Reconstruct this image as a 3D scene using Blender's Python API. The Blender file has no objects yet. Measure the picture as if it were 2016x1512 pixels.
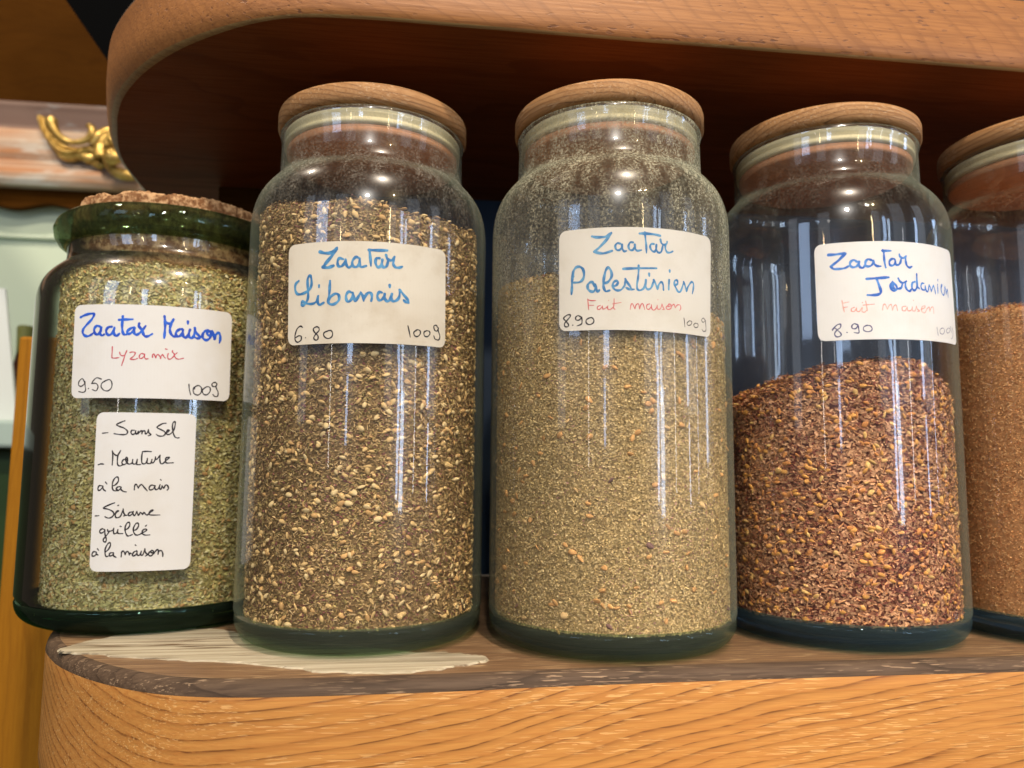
import bpy, bmesh, math, random
import numpy as np
from mathutils import Matrix, Vector

sc = bpy.context.scene
COL = sc.collection
rng = np.random.default_rng(7)
random.seed(7)

# ------------------------------------------------------------------ camera
cam = bpy.data.cameras.new("camera"); camo = bpy.data.objects.new("camera", cam); COL.objects.link(camo)
RX = Vector((0.99248572, -0.12207303, 0.00838296)); UP = Vector((-0.02093748, -0.10192832, 0.99457138)); FW = Vector((0.12055588, 0.98727341, 0.1037183))
m = Matrix.Identity(4)
for i in range(3):
    m[i][0], m[i][1], m[i][2] = RX[i], UP[i], -FW[i]
m[2][3] = 0.07404
camo.matrix_world = m
cam.sensor_fit = 'HORIZONTAL'; cam.sensor_width = 36.0; cam.lens = 1469.01 / 2016 * 36
cam.clip_start = 0.01; cam.clip_end = 50
cam.dof.use_dof = True; cam.dof.focus_distance = 0.275; cam.dof.aperture_fstop = 12
sc.camera = camo

# ------------------------------------------------------------------ world, lamps, exposure
w = bpy.data.worlds.new("World"); sc.world = w; w.use_nodes = True
bg = w.node_tree.nodes['Background']; bg.inputs[0].default_value = (0.8, 0.62, 0.45, 1); bg.inputs[1].default_value = 0.12
sc.view_settings.view_transform = 'Standard'; sc.view_settings.look = 'None'
sc.view_settings.exposure = 0.0; sc.view_settings.gamma = 1.0; sc.view_settings.use_curve_mapping = False
sc.cycles.max_bounces = 14; sc.cycles.transparent_max_bounces = 40; sc.cycles.transmission_bounces = 12
sc.cycles.diffuse_bounces = 4; sc.cycles.glossy_bounces = 5; sc.cycles.caustics_reflective = False
sc.cycles.sample_clamp_indirect = 6.0
TGT = Vector((0.08, 0.30, 0.12))
def lamp(name, az, el, dist, sx, sy, rad, col, shape='RECTANGLE', tgt=TGT):
    a, e = math.radians(az), math.radians(el)
    d = Vector((math.sin(a) * math.cos(e), -math.cos(a) * math.cos(e), math.sin(e)))
    l = bpy.data.lights.new(name, 'AREA'); l.shape = shape; l.size = sx; l.size_y = sy
    area = sx * sy * (math.pi / 4 if shape in ('DISK', 'ELLIPSE') else 1)
    l.energy = rad * math.pi * area; l.color = col
    o = bpy.data.objects.new(name, l); COL.objects.link(o)
    o.location = tgt + d * dist
    o.rotation_euler = (-d).to_track_quat('-Z', 'Y').to_euler()
    return o
WARM = (1.0, 0.86, 0.69); YEL = (1.0, 0.76, 0.40); WHITE = (1.0, 0.94, 0.86); BLUE = (0.50, 0.68, 1.0)
# ceiling spots of the shop, then added spots for shelf front and cabinet
lamp("ceiling_spot", 10, 57, 1.7, .10, .10, 1210, WARM, 'DISK')
lamp("ceiling_spot", -5, 31, 1.8, .09, .09, 740, WHITE, 'DISK')
lamp("ceiling_spot", 22, 34, 2.0, .05, .05, 460, YEL, 'DISK')
lo = lamp("ceiling_spot", 14, 40, 1.6, .08, .08, 9, WARM, 'DISK', Vector((.14, .26, -.07))); lo.data.spread = math.radians(17)  # extra narrow spot added to brighten the lower shelf front
lamp("cabinet_fill", -22, 48, 1.1, .08, .08, 640, WARM, 'DISK', Vector((-.48, 1.05, .45)))  # added lamp to brighten the cabinet's panel and cornice
# tall shop windows behind the photographer
for az, el, sx, sy, rad, col in ((-17, 12, .11, .24, 13, BLUE), (-18.5, 2.5, .04, .14, 12, BLUE), (28.5, 15, .06, .34, 13, BLUE), (29.5, 1, .045, .30, 16, BLUE), (32.6, 12, .05, .40, 12, (.62, .78, 1.0)),
                                 (33.4, -1, .08, .26, 15, (.6, .76, 1.0)), (60, 12, .06, .40, 16, BLUE), (61, -2, .03, .17, 16, BLUE), (84, 9, .10, .50, 14, BLUE), (-46, 17, .22, .34, 8, BLUE),
                                 (46, 6, .015, .5, 14, (.85, .92, 1.0)), (71, 3, .012, .35, 16, BLUE), (-33, 4, .014, .30, 14, WHITE)):
    lamp("window_light", az, el, 1.3, sx, sy, rad, col)
lamp("wall_lamp", 17, 19, 1.5, .018, .22, 55, YEL)
lamp("wall_lamp", -28, 15, 1.5, .022, .16, 40, YEL)
for az, el, sx, sy, rad in ((20, 15, .22, .8, 1.3), (42, 18, .40, 1.0, 1.1), (66, 16, .30, .9, 1.5), (-28, 20, .34, .7, 1.1), (-58, 15, .25, .9, 1.5)):
    lamp("reflection_fill", az, el, 1.9, sx, sy, rad, (.80, .88, 1.0))  # unseen soft panels added for fill and grey-blue reflections in the glass

# ------------------------------------------------------------------ helpers
def tag(o, label=None, cat=None, group=None, kind=None):
    if label: o['label'] = label
    if cat: o['category'] = cat
    if group: o['group'] = group
    if kind: o['kind'] = kind
    return o
def link(name, me, mats, parent=None, smooth=True):
    o = bpy.data.objects.new(name, me); COL.objects.link(o)
    for mt in (mats if isinstance(mats, (list, tuple)) else [mats]): me.materials.append(mt)
    if parent: o.parent = parent
    if smooth: me.shade_smooth()
    return o
def empty(name, loc):
    o = bpy.data.objects.new(name, None); COL.objects.link(o); o.location = loc; o.empty_display_size = .02
    return o
def pymesh(name, v, f):
    me = bpy.data.meshes.new(name); me.from_pydata([tuple(p) for p in v], [], f); me.update(); return me
def lathe(name, prof, n=96, closed=False, cap0=False, cap1=False, jitter=None):
    v = []; f = []; k = len(prof)
    for i in range(n):
        a = 2 * math.pi * i / n; c, s = math.cos(a), math.sin(a)
        for j, (r, z) in enumerate(prof):
            if jitter: r, z = jitter(a, j, r, z)
            v.append((r * c, r * s, z))
    for i in range(n):
        i2 = (i + 1) % n
        for j in range(k if closed else k - 1):
            j2 = (j + 1) % k
            f.append((i * k + j, i2 * k + j, i2 * k + j2, i * k + j2))
    if cap0: f.append([i * k for i in range(n)][::-1])
    if cap1: f.append([i * k + k - 1 for i in range(n)])
    return pymesh(name, v, f)
def bez(p0, p1, p2, p3, n=10):
    out = []
    for i in range(n + 1):
        t = i / n; u = 1 - t
        out.append(tuple(u**3 * a + 3 * u * u * t * b + 3 * u * t * t * c + t**3 * d for a, b, c, d in zip(p0, p1, p2, p3)))
    return out
def box_bm(bm, x0, x1, y0, y1, z0, z1, bev=0.0):
    r = bmesh.ops.create_cube(bm, size=1)
    bmesh.ops.scale(bm, vec=(x1 - x0, y1 - y0, z1 - z0), verts=r['verts'])
    bmesh.ops.translate(bm, vec=((x0 + x1) / 2, (y0 + y1) / 2, (z0 + z1) / 2), verts=r['verts'])
    if bev:
        es = list({e for vv in r['verts'] for e in vv.link_edges})
        bmesh.ops.bevel(bm, geom=es, offset=bev, segments=2, affect='EDGES', profile=.5)
def bm_mesh(bm, name):
    me = bpy.data.meshes.new(name); bm.to_mesh(me); bm.free(); return me
def sweep(bm, pts, rad, n=10, flat=1.0, ax=Vector((0, 1, 0))):
    pts = [Vector(p) for p in pts]; rings = []
    for i, p in enumerate(pts):
        t = (pts[min(i + 1, len(pts) - 1)] - pts[max(i - 1, 0)]).normalized()
        s = t.cross(ax).normalized(); r = rad[i]
        rings.append([bm.verts.new(p + s * (r * math.cos(q)) + ax * (r * flat * math.sin(q))) for q in [2 * math.pi * k / n for k in range(n)]])
    for a, b in zip(rings, rings[1:]):
        for k in range(n): bm.faces.new((a[k], a[(k + 1) % n], b[(k + 1) % n], b[k]))
    bm.faces.new(rings[0][::-1]); bm.faces.new(rings[-1])
def catmull(P, sub=6):
    P = [np.array(p, float) for p in P]
    if len(P) < 3:
        return [P[0] + (P[-1] - P[0]) * t for t in np.linspace(0, 1, 3)]
    Q = [2 * P[0] - P[1]] + P + [2 * P[-1] - P[-2]]; out = []
    for i in range(1, len(Q) - 2):
        for t in np.linspace(0, 1, sub, endpoint=False):
            a, b, c, d = Q[i - 1:i + 3]
            out.append(.5 * (2 * b + (c - a) * t + (2 * a - 5 * b + 4 * c - d) * t * t + (3 * b - a - 3 * c + d) * t**3))
    out.append(P[-1]); return out

# ------------------------------------------------------------------ node helpers
class NT:
    def __init__(s, name):
        s.m = bpy.data.materials.new(name); s.m.use_nodes = True; s.t = s.m.node_tree
        for n in list(s.t.nodes): s.t.nodes.remove(n)
        s.out = s.t.nodes.new('ShaderNodeOutputMaterial')
        s.tc = s.t.nodes.new('ShaderNodeTexCoord').outputs['Object']
    def n(s, typ, ins=None, **kw):
        nd = s.t.nodes.new(typ)
        for k, v in kw.items(): setattr(nd, k, v)
        for k, v in (ins or {}).items(): s.set(nd.inputs[k], v)
        return nd
    def set(s, sock, v):
        if isinstance(v, bpy.types.NodeSocket): s.t.links.new(v, sock)
        elif isinstance(v, bpy.types.Node): s.t.links.new(v.outputs[0], sock)
        elif isinstance(v, (tuple, list)) and len(v) == 3 and sock.type == 'RGBA': sock.default_value = (*v, 1)
        else: sock.default_value = v
    def math(s, op, a, b=0.0, c=None, clamp=False):
        nd = s.t.nodes.new('ShaderNodeMath'); nd.operation = op; nd.use_clamp = clamp
        s.set(nd.inputs[0], a); s.set(nd.inputs[1], b)
        if c is not None: s.set(nd.inputs[2], c)
        return nd.outputs[0]
    def sep(s, v):
        nd = s.t.nodes.new('ShaderNodeSeparateXYZ'); s.set(nd.inputs[0], v); return nd.outputs
    def scale(s, vec, sxyz):
        nd = s.t.nodes.new('ShaderNodeVectorMath'); nd.operation = 'MULTIPLY'; s.set(nd.inputs[0], vec); nd.inputs[1].default_value = sxyz
        return nd.outputs[0]
    def noise(s, vec, scale=1.0, detail=3.0, rough=.55, out=0):
        nd = s.t.nodes.new('ShaderNodeTexNoise'); s.set(nd.inputs['Vector'], vec); nd.inputs['Scale'].default_value = scale
        nd.inputs['Detail'].default_value = detail; nd.inputs['Roughness'].default_value = rough
        return nd.outputs[out]
    def ramp(s, fac, stops, interp='LINEAR'):
        nd = s.t.nodes.new('ShaderNodeValToRGB'); s.set(nd.inputs[0], fac); cr = nd.color_ramp; cr.interpolation = interp
        while len(cr.elements) < len(stops): cr.elements.new(0.5)
        for e, (p, c) in zip(cr.elements, stops):
            e.position = p; e.color = (*c, 1) if isinstance(c, tuple) else (c, c, c, 1)
        return nd.outputs[0]
    def mix(s, fac, a, b, blend='MIX'):
        nd = s.t.nodes.new('ShaderNodeMix'); nd.data_type = 'RGBA'; nd.blend_type = blend
        s.set(nd.inputs[0], fac); s.set(nd.inputs[6], a); s.set(nd.inputs[7], b); return nd.outputs[2]
    def smooth(s, v, lo, hi):
        nd = s.t.nodes.new('ShaderNodeMapRange'); nd.interpolation_type = 'SMOOTHSTEP'; s.set(nd.inputs[0], v)
        nd.inputs[1].default_value = lo; nd.inputs[2].default_value = hi; return nd.outputs[0]
    def bump(s, h, strength=.3, dist=.001):
        nd = s.t.nodes.new('ShaderNodeBump'); s.set(nd.inputs['Height'], h); nd.inputs['Strength'].default_value = strength
        nd.inputs['Distance'].default_value = dist; return nd.outputs[0]
    def bsdf(s, color, rough=.5, spec=.5, normal=None, **kw):
        nd = s.t.nodes.new('ShaderNodeBsdfPrincipled'); s.set(nd.inputs['Base Color'], color); s.set(nd.inputs['Roughness'], rough)
        nd.inputs['Specular IOR Level'].default_value = spec
        if normal is not None: s.set(nd.inputs['Normal'], normal)
        for k, v in kw.items(): s.set(nd.inputs[k], v)
        return nd.outputs[0]
    def done(s, sh):
        s.t.links.new(sh, s.out.inputs[0]); return s.m

def plain(name, col, rough=.6, spec=.3, **kw):
    t = NT(name); return t.done(t.bsdf(col, rough, spec, **kw))

def wood(name, light, mid, dark, pore, y0, z0, tx=0.0, tz=0.0, ring=.0028, line=.55, poreamt=.8, pscale=(110, 1700, 1700), rough=.5, spec=.35, wob=.006, stain=.25, pt=.60, axis='x', coat=0.0):
    t = NT(name); P = t.tc
    if axis == 'z':   # grain runs along z
        x_, y_, z_ = t.sep(P); cb = t.n('ShaderNodeCombineXYZ', {0: z_, 1: y_, 2: x_}); P = cb.outputs[0]
    x, y, z = t.sep(P)
    n1 = t.noise(t.scale(P, (5, 14, 14)), 1, 2, .5); n2 = t.noise(t.scale(P, (11, 30, 30)), 1.3, 3, .55)
    yy = t.math('ADD', t.math('SUBTRACT', y, y0), t.math('MULTIPLY', x, tx))
    zz = t.math('ADD', t.math('SUBTRACT', z, z0), t.math('MULTIPLY', x, tz))
    d = t.math('SQRT', t.math('ADD', t.math('MULTIPLY', yy, yy), t.math('MULTIPLY', zz, zz)))
    d = t.math('ADD', d, t.math('MULTIPLY', t.math('SUBTRACT', n1, .5), wob * 4))
    d = t.math('ADD', d, t.math('MULTIPLY', t.math('SUBTRACT', n2, .5), wob))
    ph = t.math('DIVIDE', d, ring)
    # uneven ring widths
    ph = t.math('ADD', ph, t.math('MULTIPLY', t.noise(t.n('ShaderNodeCombineXYZ', {0: t.math('MULTIPLY', d, 90)}).outputs[0], 1, 2), 2.2))
    fr = t.math('FRACT', ph)
    fine = t.noise(t.scale(P, (35, 900, 900)), 1, 3, .6)
    ringc = t.ramp(fr, [(0.0, 0.15), (.45, 0.0), (.80, .35), (.93, 1.0), (.97, .9), (1.0, .15)])
    fade = t.smooth(t.noise(t.scale(P, (13, 160, 160)), 1, 3, .6), .24, .52)     # rings come and go along the board
    c = t.mix(t.math('MULTIPLY', t.math('MULTIPLY', ringc, line), fade), light, dark)
    c = t.mix(t.smooth(fine, .35, .75), c, mid)
    big = t.noise(t.scale(P, (3, 9, 9)), 1, 3, .6)
    c = t.mix(t.math('MULTIPLY', t.smooth(big, .45, .8), stain), c, dark)
    pn = t.noise(t.scale(P, pscale), 1, 1.5, .5)
    pm = t.math('MULTIPLY', t.smooth(pn, pt, pt + .07), poreamt)
    pm = t.math('MULTIPLY', pm, t.smooth(t.noise(t.scale(P, (18, 120, 120)), 1, 2), .38, .6))
    c = t.mix(pm, c, pore)
    h = t.math('ADD', t.math('MULTIPLY', pm, -1.0), t.math('MULTIPLY', fine, .6))
    rg = t.math('ADD', rough, t.math('MULTIPLY', t.math('SUBTRACT', fine, .5), .25))
    return t.done(t.bsdf(c, rg, spec, t.bump(h, .35, .0006)))
INK = {
 '1': {
  'blue': '23 -410 2669 -375 2684 -330 2696 -289 2697 -286 2678 -307 2643 -349 2599 -376 2565 -379 2533 -358 2509 -327 2503 -298 2515 -284 2527;23 -227 2587 -252 2591 -272 2570 -272 2542 -254 2518 -233 2521 -213 2549 -212 2576 -217 2549 -219 2524 -200 2507 -183 2517;23 -123 2584 -149 2580 -167 2556 -163 2528 -142 2511 -116 2528 -101 2563 -100 2577;23 -101 2570 -103 2536 -91 2511 -74 2508 -56 2526;23 -66 2644 -37 2648 3 2649 44 2653;23 -37 2676 -38 2641 -38 2592 -32 2547 -19 2520 0 2519;23 58 2582 33 2574 8 2548 10 2529 29 2528 53 2550 63 2578;23 63 2578 60 2554 64 2530 81 2520 99 2531 120 2553 149 2600;23 97 2618 95 2597 113 2573 127 2550 138 2522 154 2509 176 2514 203 2533;23 291 2693 296 2658 300 2613 300 2553 298 2504;23 298 2651 316 2635 335 2633 350 2645 362 2671;23 362 2671 348 2634 340 2605 340 2570 352 2539 372 2523 394 2525;23 436 2592 417 2590 395 2571 387 2545 401 2525 423 2534 440 2564 441 2586;23 441 2586 441 2557 448 2529 465 2520 483 2543 497 2594;23 497 2594 489 2551 497 2527 514 2521 532 2548 535 2613;23 535 2613 547 2574 572 2548 579 2531 560 2522 539 2531;23 579 2535 595 2543;24 643 2603 616 2589 601 2555 609 2527 634 2515 660 2532 672 2566 661 2594 646 2603;24 647 2600 638 2573 656 2557;24 671 2595 685 2597 697 2565 705 2530;24 705 2534 714 2571 734 2592 749 2579 755 2540 749 2503;23 477 2664 478 2643',
  'red': '10 -107 2411 -106 2369 -106 2321;10 -106 2321 -96 2315 -69 2316 -46 2320;10 -44 2365 -38 2346 -21 2336 -2 2344 13 2380;10 12 2380 1 2347 -9 2302 -19 2267 -21 2252;10 38 2366 60 2371 80 2365 72 2339 51 2318 43 2309 64 2306 86 2310 101 2318;10 150 2356 128 2360 114 2341 117 2320 133 2319 148 2335 154 2356;10 154 2356 154 2332 165 2315 186 2319;10 216 2331 216 2355 227 2358 241 2329;10 241 2329 246 2347 258 2358 275 2338 279 2324;10 279 2324 282 2345 293 2358 306 2339 316 2330;10 313 2410 326 2407;10 336 2371 332 2345 341 2324 360 2327 378 2348 390 2366 405 2383;10 369 2398 368 2385 383 2372 387 2352 401 2332 423 2328 458 2339',
  'black': '10 -328 2108 -353 2139 -382 2116 -384 2085 -359 2074 -331 2094 -327 2115;10 -327 2115 -321 2074 -315 2040 -336 2023 -379 2030;10 -290 2055 -288 2055;10 -182 2135 -221 2146 -248 2125 -264 2098;10 -264 2098 -225 2098 -206 2070 -221 2036 -254 2046;10 -147 2122 -176 2098 -178 2067 -152 2040 -118 2037 -93 2064 -92 2105 -111 2131 -137 2125 -153 2112;10 512 2114 517 2073 530 2024;11 575 2104 550 2082 555 2040 588 2025 614 2050 615 2089 591 2109 565 2097 560 2075;11 645 2095 623 2068 635 2037 662 2032 688 2062 686 2097 659 2103 639 2087;11 747 2134 726 2147 702 2131 710 2110 734 2112 747 2134;11 747 2134 738 2105 758 2063 756 2027 732 2022 713 2039',
 },
 '2': {
  'black': '12 -142 1679 -97 1684;12 32 1785 3 1773 -32 1752 -7 1737 30 1723 57 1698 52 1675 25 1668 -15 1671 -47 1676;12 109 1707 90 1705 85 1686 98 1671 115 1680 121 1703;12 121 1703 120 1686 129 1674 141 1699;12 141 1699 140 1676;12 140 1676 153 1695 168 1704 169 1677;12 169 1677 176 1700 191 1702 196 1679 208 1684 218 1714;12 218 1714 223 1688 239 1671 220 1662;12 350 1772 319 1765 282 1736 306 1720 338 1703 349 1682 332 1663 301 1662 279 1676;12 351 1682 369 1700 378 1713 365 1713 356 1691 367 1676 390 1683 412 1714 421 1757 418 1787 403 1774 401 1735 409 1692 424 1658 442 1648 458 1651;12 -161 1416 -138 1423 -115 1421;12 -53 1532 -47 1495 -46 1453 -47 1415;12 -48 1520 -29 1499 -12 1495 2 1512 13 1535;12 13 1535 -5 1499 -8 1461 -4 1420 13 1407 36 1416;12 65 1460 41 1460 29 1439 36 1420 55 1422 70 1441 70 1473 60 1477 57 1454 74 1428 94 1424 109 1437 111 1462;12 111 1462 111 1433 125 1423 142 1433 146 1463;12 146 1463 140 1429 153 1419 174 1421;12 249 1529 216 1531 183 1528;12 183 1528 179 1497 180 1450 187 1429 206 1427 220 1446 223 1472;12 223 1472 221 1438 233 1428 252 1434 258 1464;12 258 1464 257 1438 271 1438 283 1464 284 1485;12 284 1485 283 1468 296 1466 312 1490 318 1500;12 318 1500 318 1460 327 1430 344 1430 363 1452 388 1478 384 1484 365 1477 361 1452 371 1435 398 1435 422 1437;12 -110 1239 -139 1243 -150 1222 -145 1204 -127 1210 -110 1235;12 -110 1235 -106 1214 -85 1198;12 -92 1273 -78 1256;12 -35 1240 -10 1252 10 1282 6 1311 -8 1315 -28 1290 -36 1252 -31 1215 -11 1200 8 1211;12 27 1236 7 1232 -4 1215 5 1203 24 1211 35 1232;12 35 1232 36 1211 56 1196 76 1192;12 137 1209 139 1244 150 1255 167 1224;12 167 1224 177 1244 192 1253 213 1228 237 1200;12 289 1244 265 1248 249 1228 256 1209 279 1215 294 1244;12 294 1244 294 1219 306 1210 324 1227 330 1252;12 330 1252 328 1223 340 1214 346 1244;12 346 1244 359 1223 373 1248 389 1244 396 1218 387 1206;12 332 1295 338 1288;12 -158 994 -127 996;12 -9 1102 -40 1090 -91 1065 -90 1056 -58 1050 -21 1032 -9 1007 -26 984 -53 977 -78 988;12 1 1007 15 1028 27 1036 17 1036 2 1015 6 986 22 980 45 995 61 1052;12 18 1079 26 1084;12 61 1052 67 1019 79 999 68 994;12 79 999 102 1001;12 132 1027 113 1023 102 1007 110 996 129 1007 139 1031;12 139 1031 141 1006 153 998 166 1031;12 166 1031 179 1000 193 1023;12 193 1023 205 1014 213 1006 220 1022 236 1005 248 1001 270 1022 288 1038 276 1040 262 1022 263 1003 290 999 343 999;12 -75 883 -96 889 -113 871 -106 855 -86 859 -71 879;12 -71 879 -69 846 -56 805 -61 783 -77 787 -79 805 -60 830 -38 863;12 -51 883 -49 871 -27 871 -7 879 -2 896;12 -4 892 -2 859 6 848 25 859 30 883;12 30 883 29 859 41 850 69 850;12 46 910 56 906;12 82 879 105 891 119 916 114 940 98 936 85 904 89 862 104 833 120 831 142 841;12 148 874 170 882 186 911 181 933 164 930 149 895 150 866 169 838 196 840 214 852 236 864 249 878 235 885 217 869 220 846 241 835 276 836;12 238 908 247 918;12 -129 699 -150 703 -163 686 -160 668 -139 670 -128 691;12 -129 699 -128 683 -113 676;12 -122 727 -111 713;12 -58 699 -33 724 -20 756 -25 775 -40 769 -58 732 -59 691 -48 664 -26 670;12 4 695 -16 693 -25 679 -18 668 1 676 8 693;12 8 693 9 670 30 656;12 68 661 70 698 85 706 98 677;12 98 677 104 698 119 701 129 675;12 129 675 132 689 143 685;12 184 708 162 697 152 672 163 666 182 680 186 704;12 186 704 189 675 205 671 218 703;12 218 703 216 675 231 674 244 723;12 170 756 176 750;12 244 723 249 694 265 673 251 663;12 297 709 279 693 273 673 289 662 307 676 309 700 294 709;12 294 707 291 693 314 680;12 314 680 328 704 343 712 345 674;12 345 674 351 699 370 702 381 677 382 652',
 },
 'J2': {
  'blue': '27 -320 3075 -275 3063 -222 3069 -185 3105;27 -190 3095 -221 3043 -263 2991 -291 2954;27 -291 2954 -252 2948 -209 2962;22 -135 3014 -164 3021 -177 2995 -171 2961 -148 2957 -125 2981 -117 3014;22 -114 3009 -111 2976 -92 2948 -69 2962;22 -16 3026 -39 3032 -63 3001 -60 2963 -32 2954 -10 2983 -9 3022;22 -9 3022 -8 2979 4 2955 41 2966;23 58 3094 106 3095 199 3100;23 58 3092 106 3093 194 3098;22 63 3087 71 3030 77 2968;23 140 3033 117 3029 111 2995 128 2962 151 2974 163 3023;23 163 3023 160 2984 174 2963 197 2977 208 3022;23 190 3063 200 3035 224 3023 243 3030 256 3056;23 250 3031 248 2997 263 2974 292 2972 318 2983;22 -494 2855 -521 2833 -525 2790 -506 2755 -473 2748 -430 2760 -395 2782 -381 2824 -388 2882 -404 2887 -416 2859 -411 2792 -406 2739 -412 2697 -442 2660 -461 2666 -454 2690 -422 2674 -375 2667 -340 2680 -322 2726;22 -322 2726 -325 2684 -309 2657 -276 2673;22 -318 2812 -318 2795;22 -231 2843 -232 2791 -234 2729 -240 2682 -222 2660 -189 2663 -158 2691 -159 2729 -183 2743 -215 2724 -233 2691;22 -63 2753 -86 2758 -103 2729 -98 2691 -79 2682 -57 2711 -54 2754;22 -53 2749 -43 2711 -33 2686 -16 2712 6 2756;22 6 2756 25 2723 30 2690;22 30 2700 47 2738 69 2758 88 2745 91 2717 87 2693;22 166 2763 145 2765 132 2736 143 2704 164 2706 184 2732 187 2757;23 187 2754 188 2722 206 2698 227 2710 243 2758;23 243 2758 240 2726 252 2702 280 2711 301 2742 303 2796;23 303 2796 336 2760 370 2724 375 2703;23 375 2703 356 2704 337 2717;23 224 2827 225 2809',
  'black': '11 -445 2487 -464 2497 -492 2477 -508 2433 -507 2392 -484 2372 -455 2387 -453 2415 -475 2422 -504 2408;11 -415 2404 -414 2404;11 -306 2479 -326 2487 -352 2471 -341 2445 -313 2417 -312 2392 -328 2383 -346 2399 -333 2426 -305 2457 -306 2476;10 -234 2453 -266 2438 -261 2410 -232 2394 -204 2406 -197 2434 -212 2456 -247 2450 -265 2435;11 376 2518 387 2476 397 2431;11 451 2491 427 2473 431 2448 455 2440 479 2462 479 2488 454 2495 434 2480;11 539 2497 514 2482 518 2453 544 2449 565 2471 561 2493 532 2496;11 637 2535 625 2550 602 2540 610 2509 634 2505 647 2533;11 647 2533 645 2510 662 2466 651 2435 616 2438 603 2462',
 },
 'J3': {
  'blue': '22 -390 3194 -351 3185 -290 3186 -256 3204 -243 3217;22 -243 3214 -281 3160 -336 3102 -373 3073;22 -373 3071 -342 3062 -300 3057 -239 3074;17 -178 3130 -199 3133 -214 3111 -205 3083 -184 3079 -166 3098 -161 3123;17 -163 3123 -161 3092 -148 3070 -129 3073;17 -80 3140 -101 3139 -114 3111 -105 3083 -83 3080 -68 3106 -64 3124;17 -66 3124 -62 3090 -46 3076 -15 3082;22 -28 3211 16 3213 87 3211 136 3204;17 13 3222 17 3178 23 3115 24 3062;17 83 3135 63 3133 53 3111 66 3083 88 3075 102 3101 106 3130;17 104 3130 103 3095 118 3071 141 3076 152 3105 159 3137;17 138 3174 146 3146 169 3135 190 3147 194 3163;17 180 3139 179 3107 193 3080 217 3079 242 3091;21 -540 2904 -545 2851 -546 2804 -550 2753;21 -540 2895 -534 2932 -514 2959 -486 2963 -460 2942 -451 2900 -460 2863 -486 2843 -530 2842;21 -543 2895 -534 2891;21 -386 2837 -405 2835 -423 2814 -420 2785 -402 2766 -377 2764 -362 2789;21 -368 2817 -359 2789 -350 2763 -334 2772;21 -386 2837 -371 2802;21 -298 2824 -270 2833 -243 2873 -246 2916 -267 2945 -285 2924 -298 2874 -304 2824 -301 2787 -286 2761 -259 2767;19 -231 2797 -207 2807 -195 2828 -207 2841 -228 2829 -234 2801 -222 2776 -195 2766 -168 2775 -144 2806;19 -144 2806 -140 2856;19 -140 2856 -125 2828 -104 2797 -95 2773;19 -95 2773 -113 2776 -135 2788;19 -95 2773 -74 2776;21 -154 2933 -74 2938 103 2946;17 -38 2961 -39 2914 -44 2861 -52 2811 -48 2777 -26 2770 2 2791 17 2851;17 17 2851 15 2801 30 2779 53 2787 69 2816 79 2854;17 79 2854 95 2823 108 2784;17 109 2787 121 2822 142 2842 155 2821 158 2781;17 43 2902 44 2883;17 207 2863 204 2825 202 2787;17 213 2939 213 2926;17 259 2827 281 2841 278 2866 256 2861 252 2835 263 2811 280 2784 299 2777 318 2804 338 2860;17 338 2860 353 2827 364 2790;17 364 2793 381 2830 414 2869 435 2859 434 2824 422 2778',
  'red': '8 -423 2708 -420 2669 -416 2623;8 -424 2702 -395 2693 -362 2692;8 -415 2658 -377 2656;8 -327 2653 -347 2645 -350 2627 -333 2623 -315 2644 -312 2649;8 -312 2649 -309 2625 -289 2631 -271 2648;8 -271 2648 -274 2628 -257 2618 -230 2639;8 -266 2690 -265 2690;8 -225 2702 -226 2657 -230 2633 -219 2621;8 -236 2663 -172 2673;8 -105 2621 -98 2657 -87 2663 -69 2625;8 -69 2625 -60 2655 -42 2664 -33 2625;8 -33 2625 -24 2656 -12 2668 -3 2653 6 2621;8 46 2667 25 2660 21 2633 39 2625 58 2650 58 2662;8 58 2662 61 2632 77 2620 96 2636 105 2661;8 105 2661 108 2631 131 2635 144 2672;8 110 2702 112 2702;8 144 2672 153 2646 163 2631 147 2629;8 203 2670 179 2651 189 2633 216 2641 223 2666 203 2676 193 2654 216 2662;8 223 2657 244 2677 257 2650;8 257 2650 275 2673 300 2675 307 2652 296 2632',
  'black': '10 -559 2592 -581 2594 -613 2572 -597 2547 -575 2521 -578 2503 -600 2504 -607 2526 -585 2552 -559 2580 -559 2592;10 -540 2511 -539 2511;10 -473 2569 -497 2582 -516 2571 -513 2550 -488 2549 -470 2569;10 -470 2569 -467 2538 -473 2515 -506 2504;10 -413 2560 -434 2546 -434 2522 -410 2509 -383 2520 -377 2543 -395 2562 -422 2554;7 335 2578 340 2542 343 2509;7 388 2562 364 2541 375 2524 403 2533 411 2555 388 2563;7 452 2550 431 2535 443 2515 472 2521 477 2543 452 2550;7 560 2587 536 2599 518 2579 536 2565 564 2584;7 564 2584 568 2541 567 2504 538 2494 520 2508',
 },
 'J4': {
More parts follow.
